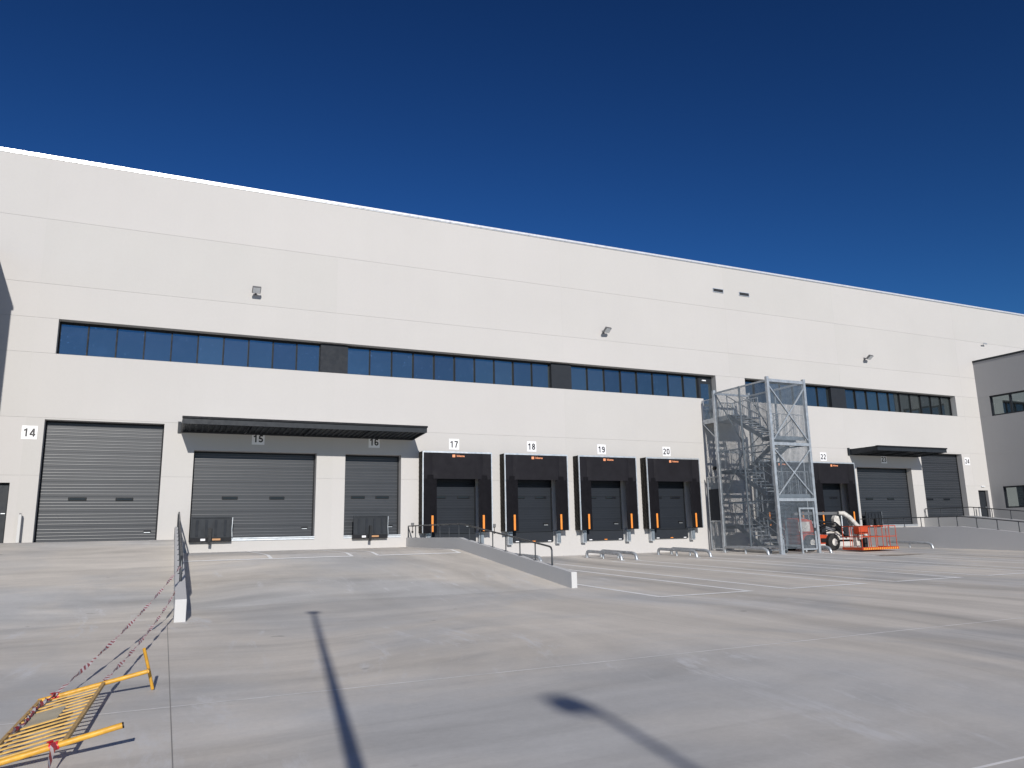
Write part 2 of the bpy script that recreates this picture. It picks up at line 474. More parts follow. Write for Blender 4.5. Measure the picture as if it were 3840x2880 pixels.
# ribbon windows: frame with one pane object for each light
def ribbon(name, x0, x1, z0, z1, spans, y=.37):
    fr = MB()
    fr.box(x0, x1, y-.03, y+.06, z1-.09, z1-.003); fr.box(x0, x1, y-.03, y+.06, z0+.003, z0+.06)
    fr.box(x0+.003, x0+.06, y-.03, y+.06, z0+.06, z1-.09); fr.box(x1-.06, x1-.003, y-.03, y+.06, z0+.06, z1-.09)
    panes = []
    for a, b, n in spans:
        for k in range(n+1):
            x = a+(b-a)*k/n
            if x0+.1 < x < x1-.1: fr.box(x-.026, x+.026, y-.028, y+.055, z0+.061, z1-.091)
        for k in range(n): panes.append((a+(b-a)*k/n, a+(b-a)*(k+1)/n))
    w = fr.build('ribbon_window', M['doorframe'], ware)
    for a, b in panes:
        t1, t2 = random.uniform(-.010, .010), random.uniform(-.012, .012)
        MB().quad((a+.02, y+.035+t1, z0+.05), (b-.02, y+.035-t1, z0+.05), (b-.02, y+.035-t1+t2, z1-.08), (a+.02, y+.035+t1+t2, z1-.08)).build('pane', M['glass'], w)
    return w
w1 = ribbon('ribbon_window', S1[0], 26.38, S1[2], S1[3], [(-3.87, 5.94, 10), (7.13, 17.23, 10), (18.36, 26.38, 8)])
w2 = ribbon('ribbon_window', S2[0], S2[1], S2[2], S2[3], [(29.38, 36.2, 7), (37.4, 47.2, 10)])
tag(w1, 'long left ribbon window with two dark infill panels'); tag(w2, 'right ribbon window behind the steel stair tower')
for w, spans in ((w1, ((5.94, 7.13), (17.23, 18.36))), (w2, ((36.2, 37.4),))):
    for a, b in spans: MB().box(a, b, .22, .40, 6.863, 8.165).build('infill_panel', M['anth2'], w)
ed = MB().box(26.40, 27.30, .34, .40, 5.65, 8.18).build('exit_door', M['anth'], ware)
MB().quad((26.52, .335, 5.8), (27.18, .335, 5.8), (27.18, .335, 7.75), (26.52, .335, 7.75)).build('pane', M['glass'], ed)
MB().box(26.6, 26.85, .26, .339, 7.9, 7.96).build('emergency_light', M['signwhite'], ed)

# sectional doors
def section_mesh(w, h, flat=False):
    base_mat = M['dockdoor'] if flat else M['door']
    prof = [(0, .014), (.004, .0)]
    if flat:
        for k in range(1, 5): z = h*k/5; prof += [(z-.010, 0), (z, .0015), (z+.010, 0)]
    else:
        for k in range(4):
            zc = h*(.17+.215*k)
            for q in range(7):
                a = math.pi*q/6; prof.append((zc-.02*math.cos(a), -.014*math.sin(a)))
    prof.append((h-.004, 0)); prof.append((h, .014))
    m = MB()
    for z, y in prof: m.v += [(0, y, z-ZO), (w, y, z-ZO)]
    for i in range(len(prof)-1): m.f.append((2*i, 2*i+1, 2*i+3, 2*i+2))
    me = m.mesh('door_section', base_mat, smooth=True)
    if not flat:
        me.materials.append(M['rib'])
        for i, p in enumerate(me.polygons):
            if min(prof[i][1], prof[i+1][1]) < -.001: p.material_index = 1
    return me
def sectional(o, n, y=.38, wins=(), handle=None, label=None, flat=False, win=(.60, .125)):
    x0, x1, z0, z1 = o
    fr = MB()
    fr.box(x0+.004, x0+.055, y-.04, y+.03, z0, z1-.004); fr.box(x1-.055, x1-.004, y-.04, y+.03, z0, z1-.004); fr.box(x0+.055, x1-.055, y-.03, y+.03, z1-.06, z1-.005)
    d = fr.build('sectional_door', M['doorframe'], ware)
    if label: tag(d, label)
    h = (z1-.06-z0)/n
    me = section_mesh(x1-x0-.11, h, flat)
    for k in range(n):
        s = bpy.data.objects.new('door_section', me); s.parent = d; link(s)
        s.location = (x0+.055-ORG[d].x, y-ORG[d].y, z0+k*h+ZO-ORG[d].z)
    for xw, zw in wins:
        m = MB(); m.box(xw, xw+win[0], y-.035, y-.004, zw-win[1]/2, zw+win[1]/2); bevel(m.build('vision_window', M['blackpart'], d), .02)
        MB().box(xw+.04, xw+win[0]-.04, y-.04, y-.034, zw-win[1]/2+.03, zw+win[1]/2-.03)  .build('pane', M['acrylic'], d)
    if handle:
        MB().box(handle[0]-.13, handle[0]+.13, y-.05, y-.003, handle[1], handle[1]+.05).build('handle', M['blackpart'], d)
        MB().box(handle[0]-.11, handle[0]+.1, y-.06, y-.03, handle[1]-.045, handle[1]-.02).build('handle_plate', M['alu'], d)
    return d
sectional(D14, 8, wins=((-3.06, 1.49), (-1.5, 1.48)), handle=(-.34, .26), label='tall ribbed grey door under number 14')
sectional(D15, 6, wins=((2.26, 1.53), (4.08, 1.53)), handle=(5.52, .31), label='wide ribbed grey door under number 15')
sectional(D16, 6, wins=((7.43, 1.56), (8.49, 1.56)), handle=(9.14, .33), label='narrow ribbed grey door under number 16')
sectional(D23, 6, wins=((38.35, 1.51), (40.18, 1.51)), label='wide grey door under the short canopy')
sectional(D24, 8, wins=((43.72, 1.48), (45.3, 1.48)), label='tall grey door beside number 24')
for k, c in DOCKS.items():
    sectional((c-1.1, c+1.1, -.02, 2.75), 5, y=.13, wins=((c-.92, 1.56), (c+.22, 1.56)), handle=(c+.75, .3), flat=True)
for o in (PD1, PD2):
    d = MB().box(o[0]+.05, o[1]-.05, .20, .25, o[2], o[3]-.05).build('personnel_door', M['anth'], ware)
    m = MB(); m.box(o[0]+.003, o[0]+.05, .17, .27, o[2], o[3]-.003); m.box(o[1]-.05, o[1]-.003, .17, .27, o[2], o[3]-.003); m.box(o[0]+.05, o[1]-.05, .17, .27, o[3]-.05, o[3]-.003)
    m.build('door_frame', M['doorframe'], d)
    MB().box(o[1]-.2, o[1]-.07, .14, .198, .95, .98).build('handle', M['alu'], d)
# galvanised sills under the van docks
for (a, b) in ((2.66, 5.87), (7.07, 7.42), (8.92, 9.52), (38.7, 42.14)):
    m = MB(); m.box(a, b, -.035, .25, -.075, -.035); m.box(a, b, -.02, .25, -.155, -.09); m.build('door_sill', M['alu'], ware)

# ------------------------------------------------------------------ office wings
def wing(x_face, sgn, label):
    t = thing('office_wing', label, 'building', (x_face+sgn*8, -2.5, -1.17))
    fn = lambda u, d, z: (x_face+sgn*d, -u, z)
    ops = [(.80, 4.55, 6.85, 8.25), (.84, 4.55, .87, 2.25)]
    rows = [-2.0, 2.32, 4.43, 6.86, 8.20, 10.62]
    ops2 = [(.80, 4.55, 6.86, 8.20), (.84, 4.55, .87, 2.25)]
    for j in range(len(rows)-1):
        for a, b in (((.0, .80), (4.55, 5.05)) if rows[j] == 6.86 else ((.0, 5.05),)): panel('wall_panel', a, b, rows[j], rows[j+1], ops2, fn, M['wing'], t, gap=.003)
    for z in rows[1:-1]:
        m = MB()
        for a, b in cut(.03, 5.04, [(o[0], o[1]) for o in ops2 if o[2] < z+.02 and o[3] > z-.02]):
            x0, x1 = sorted((x_face+sgn*.012, x_face+sgn*.03)); m.box(x0, x1, -b, -a, z-.015, z+.015)
        m.build('joint_sealant', M['sealant'], t)
    def bx(m, d0, d1, a, b, z0, z1):
        x0, x1 = sorted((x_face+sgn*d0, x_face+sgn*d1)); m.box(x0, x1, -b, -a, z0, z1)
    for (a, b, c, d) in ops2:
        m = MB(); y0, y1 = -a-.002, -b+.002
        X0, X1 = x_face+sgn*.004, x_face+sgn*.2
        m.quad((X0,y0,c+.002),(X1,y0,c+.002),(X1,y0,d-.002),(X0,y0,d-.002)); m.quad((X0,y1,c+.002),(X1,y1,c+.002),(X1,y1,d-.002),(X0,y1,d-.002))
        m.quad((X0,y0,d-.002),(X1,y0,d-.002),(X1,y1,d-.002),(X0,y1,d-.002)); m.quad((X0,y0,c+.002),(X1,y0,c+.002),(X1,y1,c+.002),(X0,y1,c+.002))
        m.build('reveal', M['anth'], t)
        m = MB(); n = 3; w = (b-a)/n
        bx(m, .10, .2, a+.003, b-.003, c+.003, c+.09); bx(m, .10, .2, a+.003, b-.003, d-.09, d-.003)
        for k in range(n+1): bx(m, .101, .199, max(a+.003, a+k*w-.06), min(b-.003, a+k*w+.06), c+.09, d-.09)
        f = m.build('window', M['anth'], t)
        for k in range(n):
            m = MB(); xx = x_face+sgn*.16
            m.quad((xx, -(a+k*w+.05), c+.08), (xx, -(a+(k+1)*w-.05), c+.08), (xx, -(a+(k+1)*w-.05), d-.08), (xx, -(a+k*w+.05), d-.08))
            m.build('pane', M['glass'], f)
    m = MB(); bx(m, -.05, .3, .012, 5.11, 10.62, 10.74); m.build('coping', M['anth'], t)
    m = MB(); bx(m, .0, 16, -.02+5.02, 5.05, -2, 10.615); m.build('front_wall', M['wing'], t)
    m = MB(); bx(m, .301, 16, .012, 5.11, 10.60, 10.74); m.build('roof', M['roof'], t)
    m = MB(); bx(m, -.025, -.002, .03, 5.04, -.02, .07); m.build('base_trim', M['anth'], t)
    m = MB(); bx(m, 2.0, 2.1, .05, 4.9, -2, 10.5); m.build('inner_wall', M['anth2'], t)
    return t
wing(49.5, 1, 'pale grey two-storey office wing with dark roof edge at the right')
wing(-6.16, -1, 'pale two-storey office wing whose shadow falls left of door 14')

# ------------------------------------------------------------------ canopies
def canopy(x0, x1, label):
    t = thing('canopy', label, 'canopy', ((x0+x1)/2, 0, 4.05), 'canopies over the van doors')
    P = 2.0
    m = MB(); m.box(x0, x1, -P, -P+.05, 4.14, 4.345); m.build('fascia', M['anth'], t)
    m = MB(); m.box(x0-.02, x1+.02, -P-.05, -P+.12, 4.345, 4.42); m.build('edge_cap', M['doorframe'], t)
    n = int((x1-x0)/.22); m = MB(); w = (x1-x0-.1)/n
    for k in range(n+1):
        for f, dz in ((0, 0), (.3, 0), (.42, .045), (.88, .045)):
            x = x0+.05+(k+f)*w
            if x > x1-.05: break
            m.v += [(x, -P+.06, 4.19+dz), (x, -.01, 4.10+dz)]
    for i in range(len(m.v)//2-1): m.f.append((2*i, 2*i+1, 2*i+3, 2*i+2))
    m.build('roof_sheet', M['anth'], t)
    MB().box(x0+.06, x1-.06, -P+.13, -.012, 4.34, 4.375).build('bounce_sheet', M['bounce'], t)  # unseen pale sheet, added to bounce sunlight onto the wall above
    for x in (x0, x1-.06): MB().prism([(-P+.05, 4.15), (-P+.05, 4.40), (-.01, 4.40), (-.01, 4.05)], lambda p, q, a: (a, p, q), x, x+.06).build('end_plate', M['anth'], t)
    MB().box(x0+.06, x1-.06, -.10, -.003, 4.05, 4.185).build('wall_angle', M['anth'], t)
    MB().box(x0-.12, x0-.005, -.09, -.003, 4.04, 4.47).build('wall_bracket', M['anth'], t)
    k = 3
    for i in range(1, k+1):
        x = x0+(x1-x0)*i/(k+1); MB().bar((x, -.1, 4.08), (x, -P+.05, 4.165), .06, .06).build('rafter', M['anth'], t)
    return t
canopy(.60, 10.04, 'long dark metal canopy over the doors numbered 15 and 16')
canopy(36.92, 42.82, 'short dark metal canopy over the door numbered 23')

# ------------------------------------------------------------------ upstand walls and guard rails
def upstand(xf, w, prof, label):
    d_end = prof[-1][0]
    m = MB(); poly = [(0.005, -2.3)]+[(max(d, .005), z) for d, z in prof]+[(d_end, -2.3)]
    m.prism(poly, lambda p, q, a: ((xf(p) if callable(xf) else xf)+a, -p, q), 0, w)
    o = m.build('upstand_wall', M['upstand'])
    bevel(o, .012)
    return tag(o, label, 'low wall', 'low upstand walls beside the loading ramps')
UPW = [(0, .385), (3.0, .385), (16.55, -1.10)]; MIDW = [(0, -.18), (6.4, -.18), (14.5, -1.06)]
upstand(XL, .20, UPW, 'low white wall right of door 14, tape tied to its rail')
upstand(9.77, .165, MIDW, 'low grey wall with sloping end left of dock 17')
upstand(36.87, .165, MIDW, 'low grey wall behind the orange lift basket, right of dock 22')
upstand(42.75, .20, UPW, 'low grey wall between the doors numbered 23 and 24')
def ztop(prof, d):
    for (a, za), (b, zb) in zip(prof, prof[1:]):
        if d <= b: return za+(zb-za)*(d-a)/(b-a)
    return prof[-1][1]
def guard_rail(xc, prof, d1, label, brace=False, h=.49):
    f = xc if callable(xc) else (lambda d: xc)
    t = thing('guard_rail', label, 'railing', (f(0), -d1/2, ztop(prof, d1/2)), 'dark rails on the upstand walls')
    kink = prof[1][0]
    n = round(d1/1.03); st = (d1-.08)/n
    pts = [(f(.08), -.08, ztop(prof, .08)+h)]
    pts += [(f(kink), -kink, ztop(prof, kink)+h), (f(d1-.16), -(d1-.16), ztop(prof, d1-.16)+h), (f(d1-.05), -(d1-.05), ztop(prof, d1-.05)+h-.015), (f(d1), -d1, ztop(prof, d1)+h-.09), (f(d1), -d1, ztop(prof, d1))]
    MB().tube(pts, .026, 10).build('top_rail', M['rail'], t, True)
    for k in range(n):
        d = .08+st*k
        MB().tube([(f(d), -d, ztop(prof, d)), (f(d), -d, ztop(prof, d)+h-.01)], .02, 8).build('post', M['rail'], t, True)
        MB().box(f(d)-.05, f(d)+.05, -d-.05, -d+.05, ztop(prof, d+.05)-.02, ztop(prof, d)+.012).build('foot_plate', M['rail'], t)
    if brace: MB().tube([(f(.1), -.1, ztop(prof, .1)+h-.05), (f(.45), -.45, ztop(prof, .45))], .016, 6).build('brace', M['rail'], t)
    return t
guard_rail(lambda d: XL(d)+.1, UPW, 14.55, 'dark railing on the white wall right of door 14, tape tied to its end')
guard_rail(9.85, MIDW, 13.3, 'dark railing crossing in front of dock 17', True)
guard_rail(36.95, MIDW, 13.3, 'nearer dark railing right of the orange lift basket')
guard_rail(42.85, UPW, 14.55, 'farther dark railing in front of door 24')

# ------------------------------------------------------------------ dock shelters and levellers
def text_mesh(body, size, name, mat, off=.0):
    cu = bpy.data.curves.new(name, 'FONT'); cu.body = body; cu.size = size; cu.align_x = 'CENTER'; cu.align_y = 'CENTER'; cu.extrude = .002; cu.offset = off; cu.resolution_u = 4
    o = bpy.data.objects.new(name, cu); link(o)
    dg = bpy.context.evaluated_depsgraph_get()
    me = bpy.data.meshes.new_from_object(o.evaluated_get(dg))
    bpy.data.objects.remove(o)
    me.materials.clear(); me.materials.append(mat)
    return me
def put_text(me, name, parent, x, y, z, sx=1):
    o = bpy.data.objects.new(name, me); o.parent = parent; o.rotation_euler = (math.pi/2, 0, 0); o.scale = (sx, 1, 1)
    o.location = Vector((x, y, z+ZO))-ORG[parent]; link(o)
    return o
def shelter(c):
    t = thing('dock_shelter', 'x', 'dock shelter', (c, 0, 0), 'black cushioned dock shelters')
    H, W, D = 3.50, 1.63, .57
    for s in (-1, 1):
        m = MB(); n = 9
        for i in range(n+1):
            y = -D*i/n; x = c+s*(W-(.035 if i % 2 else 0))
            m.v += [(x, y, .0), (x, y, H)]
        for i in range(n): m.f.append((2*i, 2*i+1, 2*i+3, 2*i+2))
        b = m.build('side_bellows', M['bellows'], t)
        m = MB()
        for k in range(16):   # slanting folds of the bellows cloth
            z = .05+k*.2; m.bar((c+s*(W+.004), -.03, z), (c+s*(W+.004), -D+.05, min(z+.42, H-.03)), .016, .02, (1,0,0))
        m.build('fold', M['bellows'], b)
        # front side flap, gently bowed
        m = MB(); n = 8; xa, xb = (c-W, c-.98) if s < 0 else (c+.98, c+W)
        for i in range(n+1):
            x = xa+(xb-xa)*i/n; bow = .05*math.sin(math.pi*i/n)
            m.v += [(x, -D+.02-bow*.5, .0), (x, -D+.03-bow*.5, 2.5)]
        for i in range(n): m.f.append((2*i, 2*i+1, 2*i+3, 2*i+2))
        m.build('side_flap', M['flap'], t, True)
        m = MB(); xa, xb = (c-W+.01, c-1.12) if s < 0 else (c+1.12, c+W-.01)
        for i in range(n+1):
            x = xa+(xb-xa)*i/n; f = i/n if s < 0 else 1-i/n
            m.v += [(x, -D-.005+.09*f*f, 2.32), (x, -D-.005+.02*f*f, H-.04)]
        for i in range(n): m.f.append((2*i, 2*i+1, 2*i+3, 2*i+2))
        m.build('corner_flap', M['curtain'], t, True)
        bevel(MB().box(c+s*1.20-.048, c+s*1.20+.048, -D-.055, -D-.028, .04, .74).build('marker_strip', M['orange'], t), .008)
    m = MB(); n = 16
    for i in range(n+1):
        f = i/n*2-1; x = c+1.2*f; e = .10*max(0, abs(f)-.9)/.1
        m.v += [(x, -D-.02+e*.6, 2.33), (x, -D-.025+e*.3, H-.05)]
    for i in range(n): m.f.append((2*i, 2*i+1, 2*i+3, 2*i+2))
    m.build('top_curtain', M['curtain'], t, True)
    MB().box(c-W, c+W, -D, -.003, H, H+.03).build('top_hood', M['bellows'], t)
    m = MB(); m.box(c-W-.02, c-W+.025, -D-.03, -D+.03, .0, H+.03); m.box(c+W-.025, c+W+.02, -D-.03, -D+.03, .0, H+.03); m.box(c-W+.025, c+W-.025, -D-.035, -D+.03, H-.03, H+.04)
    m.build('front_frame', M['alu'], t)
    MB().box(c-.27, c-.14, -D-.042, -D-.034, 3.285, 3.40).build('emblem', M['emblem'], t)
    put_text(TXT_LOGO, 'lettering', t, c+.12, -D-.036, 3.345)
    return t
TXT_LOGO = text_mesh('Inkema', .13, 'lettering', M['emblem'], .003)
sh_label = {17: 'black dock shelter under number 17, behind the sloping railing', 18: 'second black dock shelter from the left, under number 18', 19: 'third black dock shelter from the left, under number 19', 20: 'black dock shelter under number 20, nearest the stair tower on its left', 21: 'black dock shelter behind the mesh stair tower', 22: 'black dock shelter under number 22, between tower and short canopy'}
def leveller(c):
    t = thing('dock_leveller', 'x', 'dock leveller', (c, 0, -.5), 'dock levellers below the shelters')
    m = MB(); m.box(c-1.03, c+1.03, -.10, -.004, -.50, -.03); m.build('front_plate', M['anth2'], t)
    MB().box(c-1.0, c+1.0, -.16, .1, -.03, -.004).build('deck_lip', M['anth'], t)
    for s in (-1, 1):
        x = c+s*1.25
        bevel(MB().box(x-.11, x+.11, -.24, -.004, -.60, -.01).build('bumper', M['galv'], t), .01)
        MB().box(x-.075, x+.075, -.29, -.241, -.52, -.08).build('bumper_pad', M['galvdark'], t)
    for dx in (-.85, .0, .82): MB().box(c+dx-.08, c+dx+.08, -.108, -.101, -.485, -.445).build('label_plate', M['signwhite'] if dx else M['orange'], t)
    return t
lv_label = {17: 'dark dock leveller half hidden by the low wall with sloping railing', 18: 'dark dock leveller with steel bumpers under the second shelter from the left', 19: 'dark dock leveller with steel bumpers under the third shelter from the left', 20: 'dark dock leveller with steel bumpers under the shelter left of the stair tower', 21: 'dark dock leveller behind the mesh stair tower', 22: 'dark dock leveller behind the orange lift basket'}
s0 = shelter(DOCKS[17]); l0 = leveller(DOCKS[17])
for k, c in DOCKS.items():
    a, b = (s0, l0) if k == 17 else (copy_tree(s0), copy_tree(l0))
    a.location.x = c; b.location.x = c
    a['label'] = sh_label[k]; b['label'] = lv_label[k]

def van_leveller(x0, x1, ztp, label):
    t = thing('van_leveller', label, 'dock leveller', ((x0+x1)/2, 0, -.17), 'upright dock levellers at the van doors')
    c = (x0+x1)/2
    m = MB(); m.box(x0+.02, x1-.02, -.20, -.16, -.01, ztp); m.box(x0+.02, x1-.02, -.23, -.20, ztp-.05, ztp); m.box(x0+.02, x0+.07, -.23, -.20, .0, ztp-.05); m.box(x1-.07, x1-.02, -.23, -.20, .0, ztp-.05)
    m.build('lip_plate', M['anth'], t)
    for k in range(4):
        x = x0+.25+(x1-x0-.5)*k/3; MB().box(x-.045, x+.045, -.235, -.20, .05, ztp-.12).build('rib', M['anth2'], t)
    MB().box(x0, x1, -.20, -.004, -.175, -.012).build('toe_box', M['doorframe'], t)
    MB().bar((c-.02, -.30, .36), (c-.05, -.36, -.27), .10, .09).build('hook', M['blackpart'], t)
    MB().box(c-.36, c-.19, -.207, -.201, -.13, -.05).build('label_plate', M['signwhite'], t)
    MB().box(c+.06, c+.36, -.207, -.201, -.12, -.05).build('warning_label', paint('warning_tan', (.45, .24, .11), .6), t)
    m = MB(); m.bar((x1+.015, -.2, ztp-.03), (x1+.0, -.2, .3), .018, .018); m.bar((x1, -.2, .3), (x1+.02, -.2, -.0), .018, .018); m.build('gas_strut', M['alu'], t)
    return t
van_leveller(1.13, 2.65, .78, 'upright black dock leveller at the left of door 15')
van_leveller(7.41, 8.90, .77, 'upright black dock leveller in the middle of door 16')
van_leveller(37.5, 38.85, .75, 'upright black ribbed dock leveller at door 23')

# ------------------------------------------------------------------ number signs
def arc(cx, cy, r, a0, a1, n=12, ry=None):
    return [(cx+r*math.cos(math.radians(a0+(a1-a0)*i/n)), cy+(ry or r)*math.sin(math.radians(a0+(a1-a0)*i/n))) for i in range(n+1)]
DIGIT = {'0': [arc(.3, .70, .205, 0, 180)+arc(.3, .30, .205, 180, 360)+[(.505, .70)]],
    '1': [[(.38, 0), (.38, 1)], [(.34, .86), (.10, .74)]],
    '2': [arc(.29, .71, .205, 165, -38)+[(.10, .10), (.10, .085)], [(.02, .085), (.57, .085)]],
    '3': [arc(.28, .71, .19, 160, -75), arc(.28, .29, .21, 75, -160)],
    '4': [[(.40, .95), (.06, .29)], [(.0, .25), (.60, .25)], [(.42, 0), (.42, 1)]],
    '5': [[(.13, .915), (.55, .915)], [(.16, .92), (.12, .46)], arc(.28, .31, .22, 135, -155)],
    '6': [arc(.3, .30, .205, 0, 360, 20), [(.097, .32), (.10, .66)]+arc(.305, .71, .205, 180, 25)],
    '7': [[(.03, .915), (.57, .915)], [(.52, .90), (.36, .55), (.22, 0)]],
    '8': [arc(.3, .735, .175, 0, 360, 20), arc(.3, .285, .205, 0, 360, 20)],
    '9': [arc(.3, .70, .205, 0, 360, 20), [(.503, .68), (.50, .34)]+arc(.295, .29, .205, 0, -155)]}
def digit_mesh(body, h, name, mat, stroke=.18):
    m = MB(); w = .60; gap = .13; tot = len(body)*w+(len(body)-1)*gap
    lay = 0
    for k, ch in enumerate(body):
        for line in DIGIT[ch]:
            L = []
            for i, p in enumerate(line):
                a = Vector(line[max(i-1, 0)]); b = Vector(line[min(i+1, len(line)-1)]); d = (b-a).normalized(); nn = Vector((-d.y, d.x))*stroke/2
                for q in (Vector(p)+nn, Vector(p)-nn): L.append(((q.x+k*(w+gap)-tot/2)*h, (q.y-.5)*h))
            n = len(m.v); lay += 1
            m.v += [(x, y, .0003*lay-ZO) for x, y in L]
            m.f += [(n+2*i, n+2*i+1, n+2*i+3, n+2*i+2) for i in range(len(line)-1)]
    return m.mesh(name, mat)
def sign(num, x0, z0, w=.49, h=.49, sx=.88):
    t = thing('number_sign', 'white sign with black number %d %s' % (num, SIGN_AT[num]), 'sign', (x0+w/2, 0, z0), 'white door number signs')
    MB().box(x0, x0+w, -.012, -.003, z0, z0+h).build('board', M['signwhite'], t)
    put_text(digit_mesh(str(num), .30, 'digits', M['signblack']), 'digits', t, x0+w/2-.01, -.0145, z0+h/2, 1)
SIGN_AT = {14: 'left of the tall ribbed door', 15: 'shaded by the long canopy, above the wide door', 16: 'shaded by the long canopy, above the narrow door', 17: 'above the leftmost black shelter', 18: 'above the second black shelter', 19: 'above the third black shelter', 20: 'above the shelter left of the stair tower', 22: 'right of the stair tower', 23: 'in the shade of the short canopy', 24: 'beside the tall door at the far right'}
for n, x, z in ((14, -4.68, 3.62), (15, 3.26, 3.66), (16, 8.06, 3.67), (17, 11.75, 3.69), (18, 15.68, 3.70), (19, 19.56, 3.67), (20, 23.49, 3.67), (22, 34.57, 3.66), (23, 39.57, 3.62), (24, 47.30, 3.66)): sign(n, x, z)

# ------------------------------------------------------------------ wall fittings
def floodlight(x, z, label, yaw=0):
    t = thing('floodlight', label, 'floodlight', (x, 0, z), 'floodlights on the warehouse wall')
    R = Matrix.Rotation(yaw, 3, 'Z') @ Matrix.Rotation(math.radians(-38), 3, 'X')
    c = Vector((x, -.42, z))
    def part(name, bx, mat):
        m = MB().box(*bx); m.v = [tuple(c+R @ Vector(v)) for v in m.v]; return m.build(name, mat, t)
    part('housing', (-.17, .17, -.15, .15, -.045, .045), M['bracket'])
    part('glass', (-.145, .145, -.13, .13, -.056, -.047), M['bulb'])
    for k in range(6): part('fin', (-.15+k*.056, -.137+k*.056, -.13, .13, .046, .08), M['bracket'])
    MB().bar((x, -.003, z-.02), (x, -.36, z-.01), .05, .05).build('bracket', M['bracket'], t)
    MB().box(x-.07, x+.07, -.03, -.003, z-.1, z+.06).build('wall_plate', M['bracket'], t)
floodlight(3.12, 10.07, 'grey floodlight high above the leftmost windows')
floodlight(20.2, 10.0, 'grey floodlight high on the wall above the middle windows', .15)
floodlight(39.1, 10.09, 'grey floodlight high on the wall above the right windows', .15)
for x, lb in ((27.56, 'left of the two small louvred vents under the roof edge'), (29.45, 'right of the two small louvred vents under the roof edge')):
    t = thing('vent', lb, 'vent', (x+.37, 0, 13.0), 'louvred vents under the roof edge')
    m = MB(); m.box(x, x+.75, -.035, -.003, 13.03, 13.06); m.box(x, x+.75, -.035, -.003, 13.23, 13.26); m.box(x, x+.03, -.035, -.003, 13.06, 13.23); m.box(x+.72, x+.75, -.035, -.003, 13.06, 13.23)
    m.build('frame', M['alu'], t)
    MB().box(x+.03, x+.72, -.008, -.003, 13.06, 13.23).build('backing', M['anth'], t)
    for k in range(3): MB().bar((x+.03, -.02, 13.085+k*.055), (x+.72, -.02, 13.085+k*.055), .03, .006, (0, .6, 1)).build('louvre', M['bracket'], t)
t = thing('security_camera', 'small security camera high above the office wing', 'camera', (50.8, 0, 12.0))
MB().tube([(50.6, -.25, 12.03), (50.98, -.2, 12.03)], .05, 8).build('body', M['alu'], t); MB().bar((50.9, -.003, 12.06), (50.9, -.2, 12.05), .03, .03).build('bracket', M['bracket'], t)
def control(x, z, label):
    t = thing('control_box', label, 'control box', (x, 0, z-.3), 'small dock control boxes')
    MB().box(x-.06, x+.06, -.07, -.003, z-.07, z+.07).build('box', M['bracket'], t)
    MB().tube([(x, -.03, z-.07), (x+.01, -.03, z-.3)], .012, 6).build('cable', M['blackpart'], t)
    MB().box(x-.035, x+.035, -.05, -.003, z-.35, z-.28).build('socket', M['blackpart'], t)
control(10.05, .38, 'small dark control box on the wall left of dock 17')
control(13.92, .28, 'small dark control box on the wall between docks 17 and 18')
t = thing('wall_lamp', 'small black ball lamp on the shaded wall left of the tower', 'lamp', (26.75, 0, 3.05))
MB().tube([(26.75, -.01, 3.1), (26.75, -.08, 3.1), (26.75, -.13, 3.1), (26.75, -.17, 3.1)], [.03, .1, .1, .03], 10).build('globe', M['blackpart'], t, True)
t = thing('door_lamp', 'small white lamp above the far right personnel door', 'lamp', (48.74, 0, 2.25))
MB().box(48.58, 48.9, -.08, -.003, 2.24, 2.32).build('body', M['signwhite'], t); MB().box(48.6, 48.88, -.085, -.081, 2.25, 2.30).build('diffuser', M['bulb'], t)
def bollard(x, d, zb, label):
    t = thing('bollard', label, 'bollard', (x, -d, zb), 'slim posts beside the doors')
    bevel(MB().box(x-.05, x+.05, -d-.05, -d+.05, zb, zb+.98).build('post', M['upstand'], t), .012)
    MB().box(x-.03, x+.03, -d-.03, -d+.03, zb+.98, zb+1.03).build('cap', M['bracket'], t)
bollard(-4.42, .25, -.06, 'slim white post beside the tall door numbered 14')
bollard(47.75, .25, -.06, 'slim white post beside the door at the far right')

# ------------------------------------------------------------------ wheel guides
def guide(x, d0, d1, label, h=.27):
    t = thing('wheel_guide', label, 'wheel guide', (x, -(d0+d1)/2, zyard((d0+d1)/2)), 'galvanised wheel guides in front of the docks')
    R = .16
    zt = lambda d: zyard(d)+h
    pts = [(x, -d0, zyard(d0)), (x, -d0, zt(d0)-R)]
    for k in range(1, 5):
        a = math.pi/2*k/4; pts.append((x, -(d0+R*(1-math.cos(a))), zt(d0)-R+R*math.sin(a)))
    L = d1-d0
    for k in range(0, 5):
        a = math.pi/2*k/4; pts.append((x, -(d1-R*2+R*2*math.sin(a)), zt(d1)-R+R*math.cos(a)))
    pts.append((x, -(d1+.03), zyard(d1)))
    MB().tube(pts, .068, 10).build('tube', M['galv'], t, True)
    dm = (d0+d1)/2
    MB().tube([(x, -dm, zyard(dm)), (x, -dm, zt(dm)-.03)], .045, 8).build('leg', M['galv'], t, True)
    for d in (d0, d1+.03): MB().box(x-.1, x+.1, -d-.1, -d+.1, zyard(d)-.03, zyard(d)+.014).build('foot_plate', M['galv'], t)
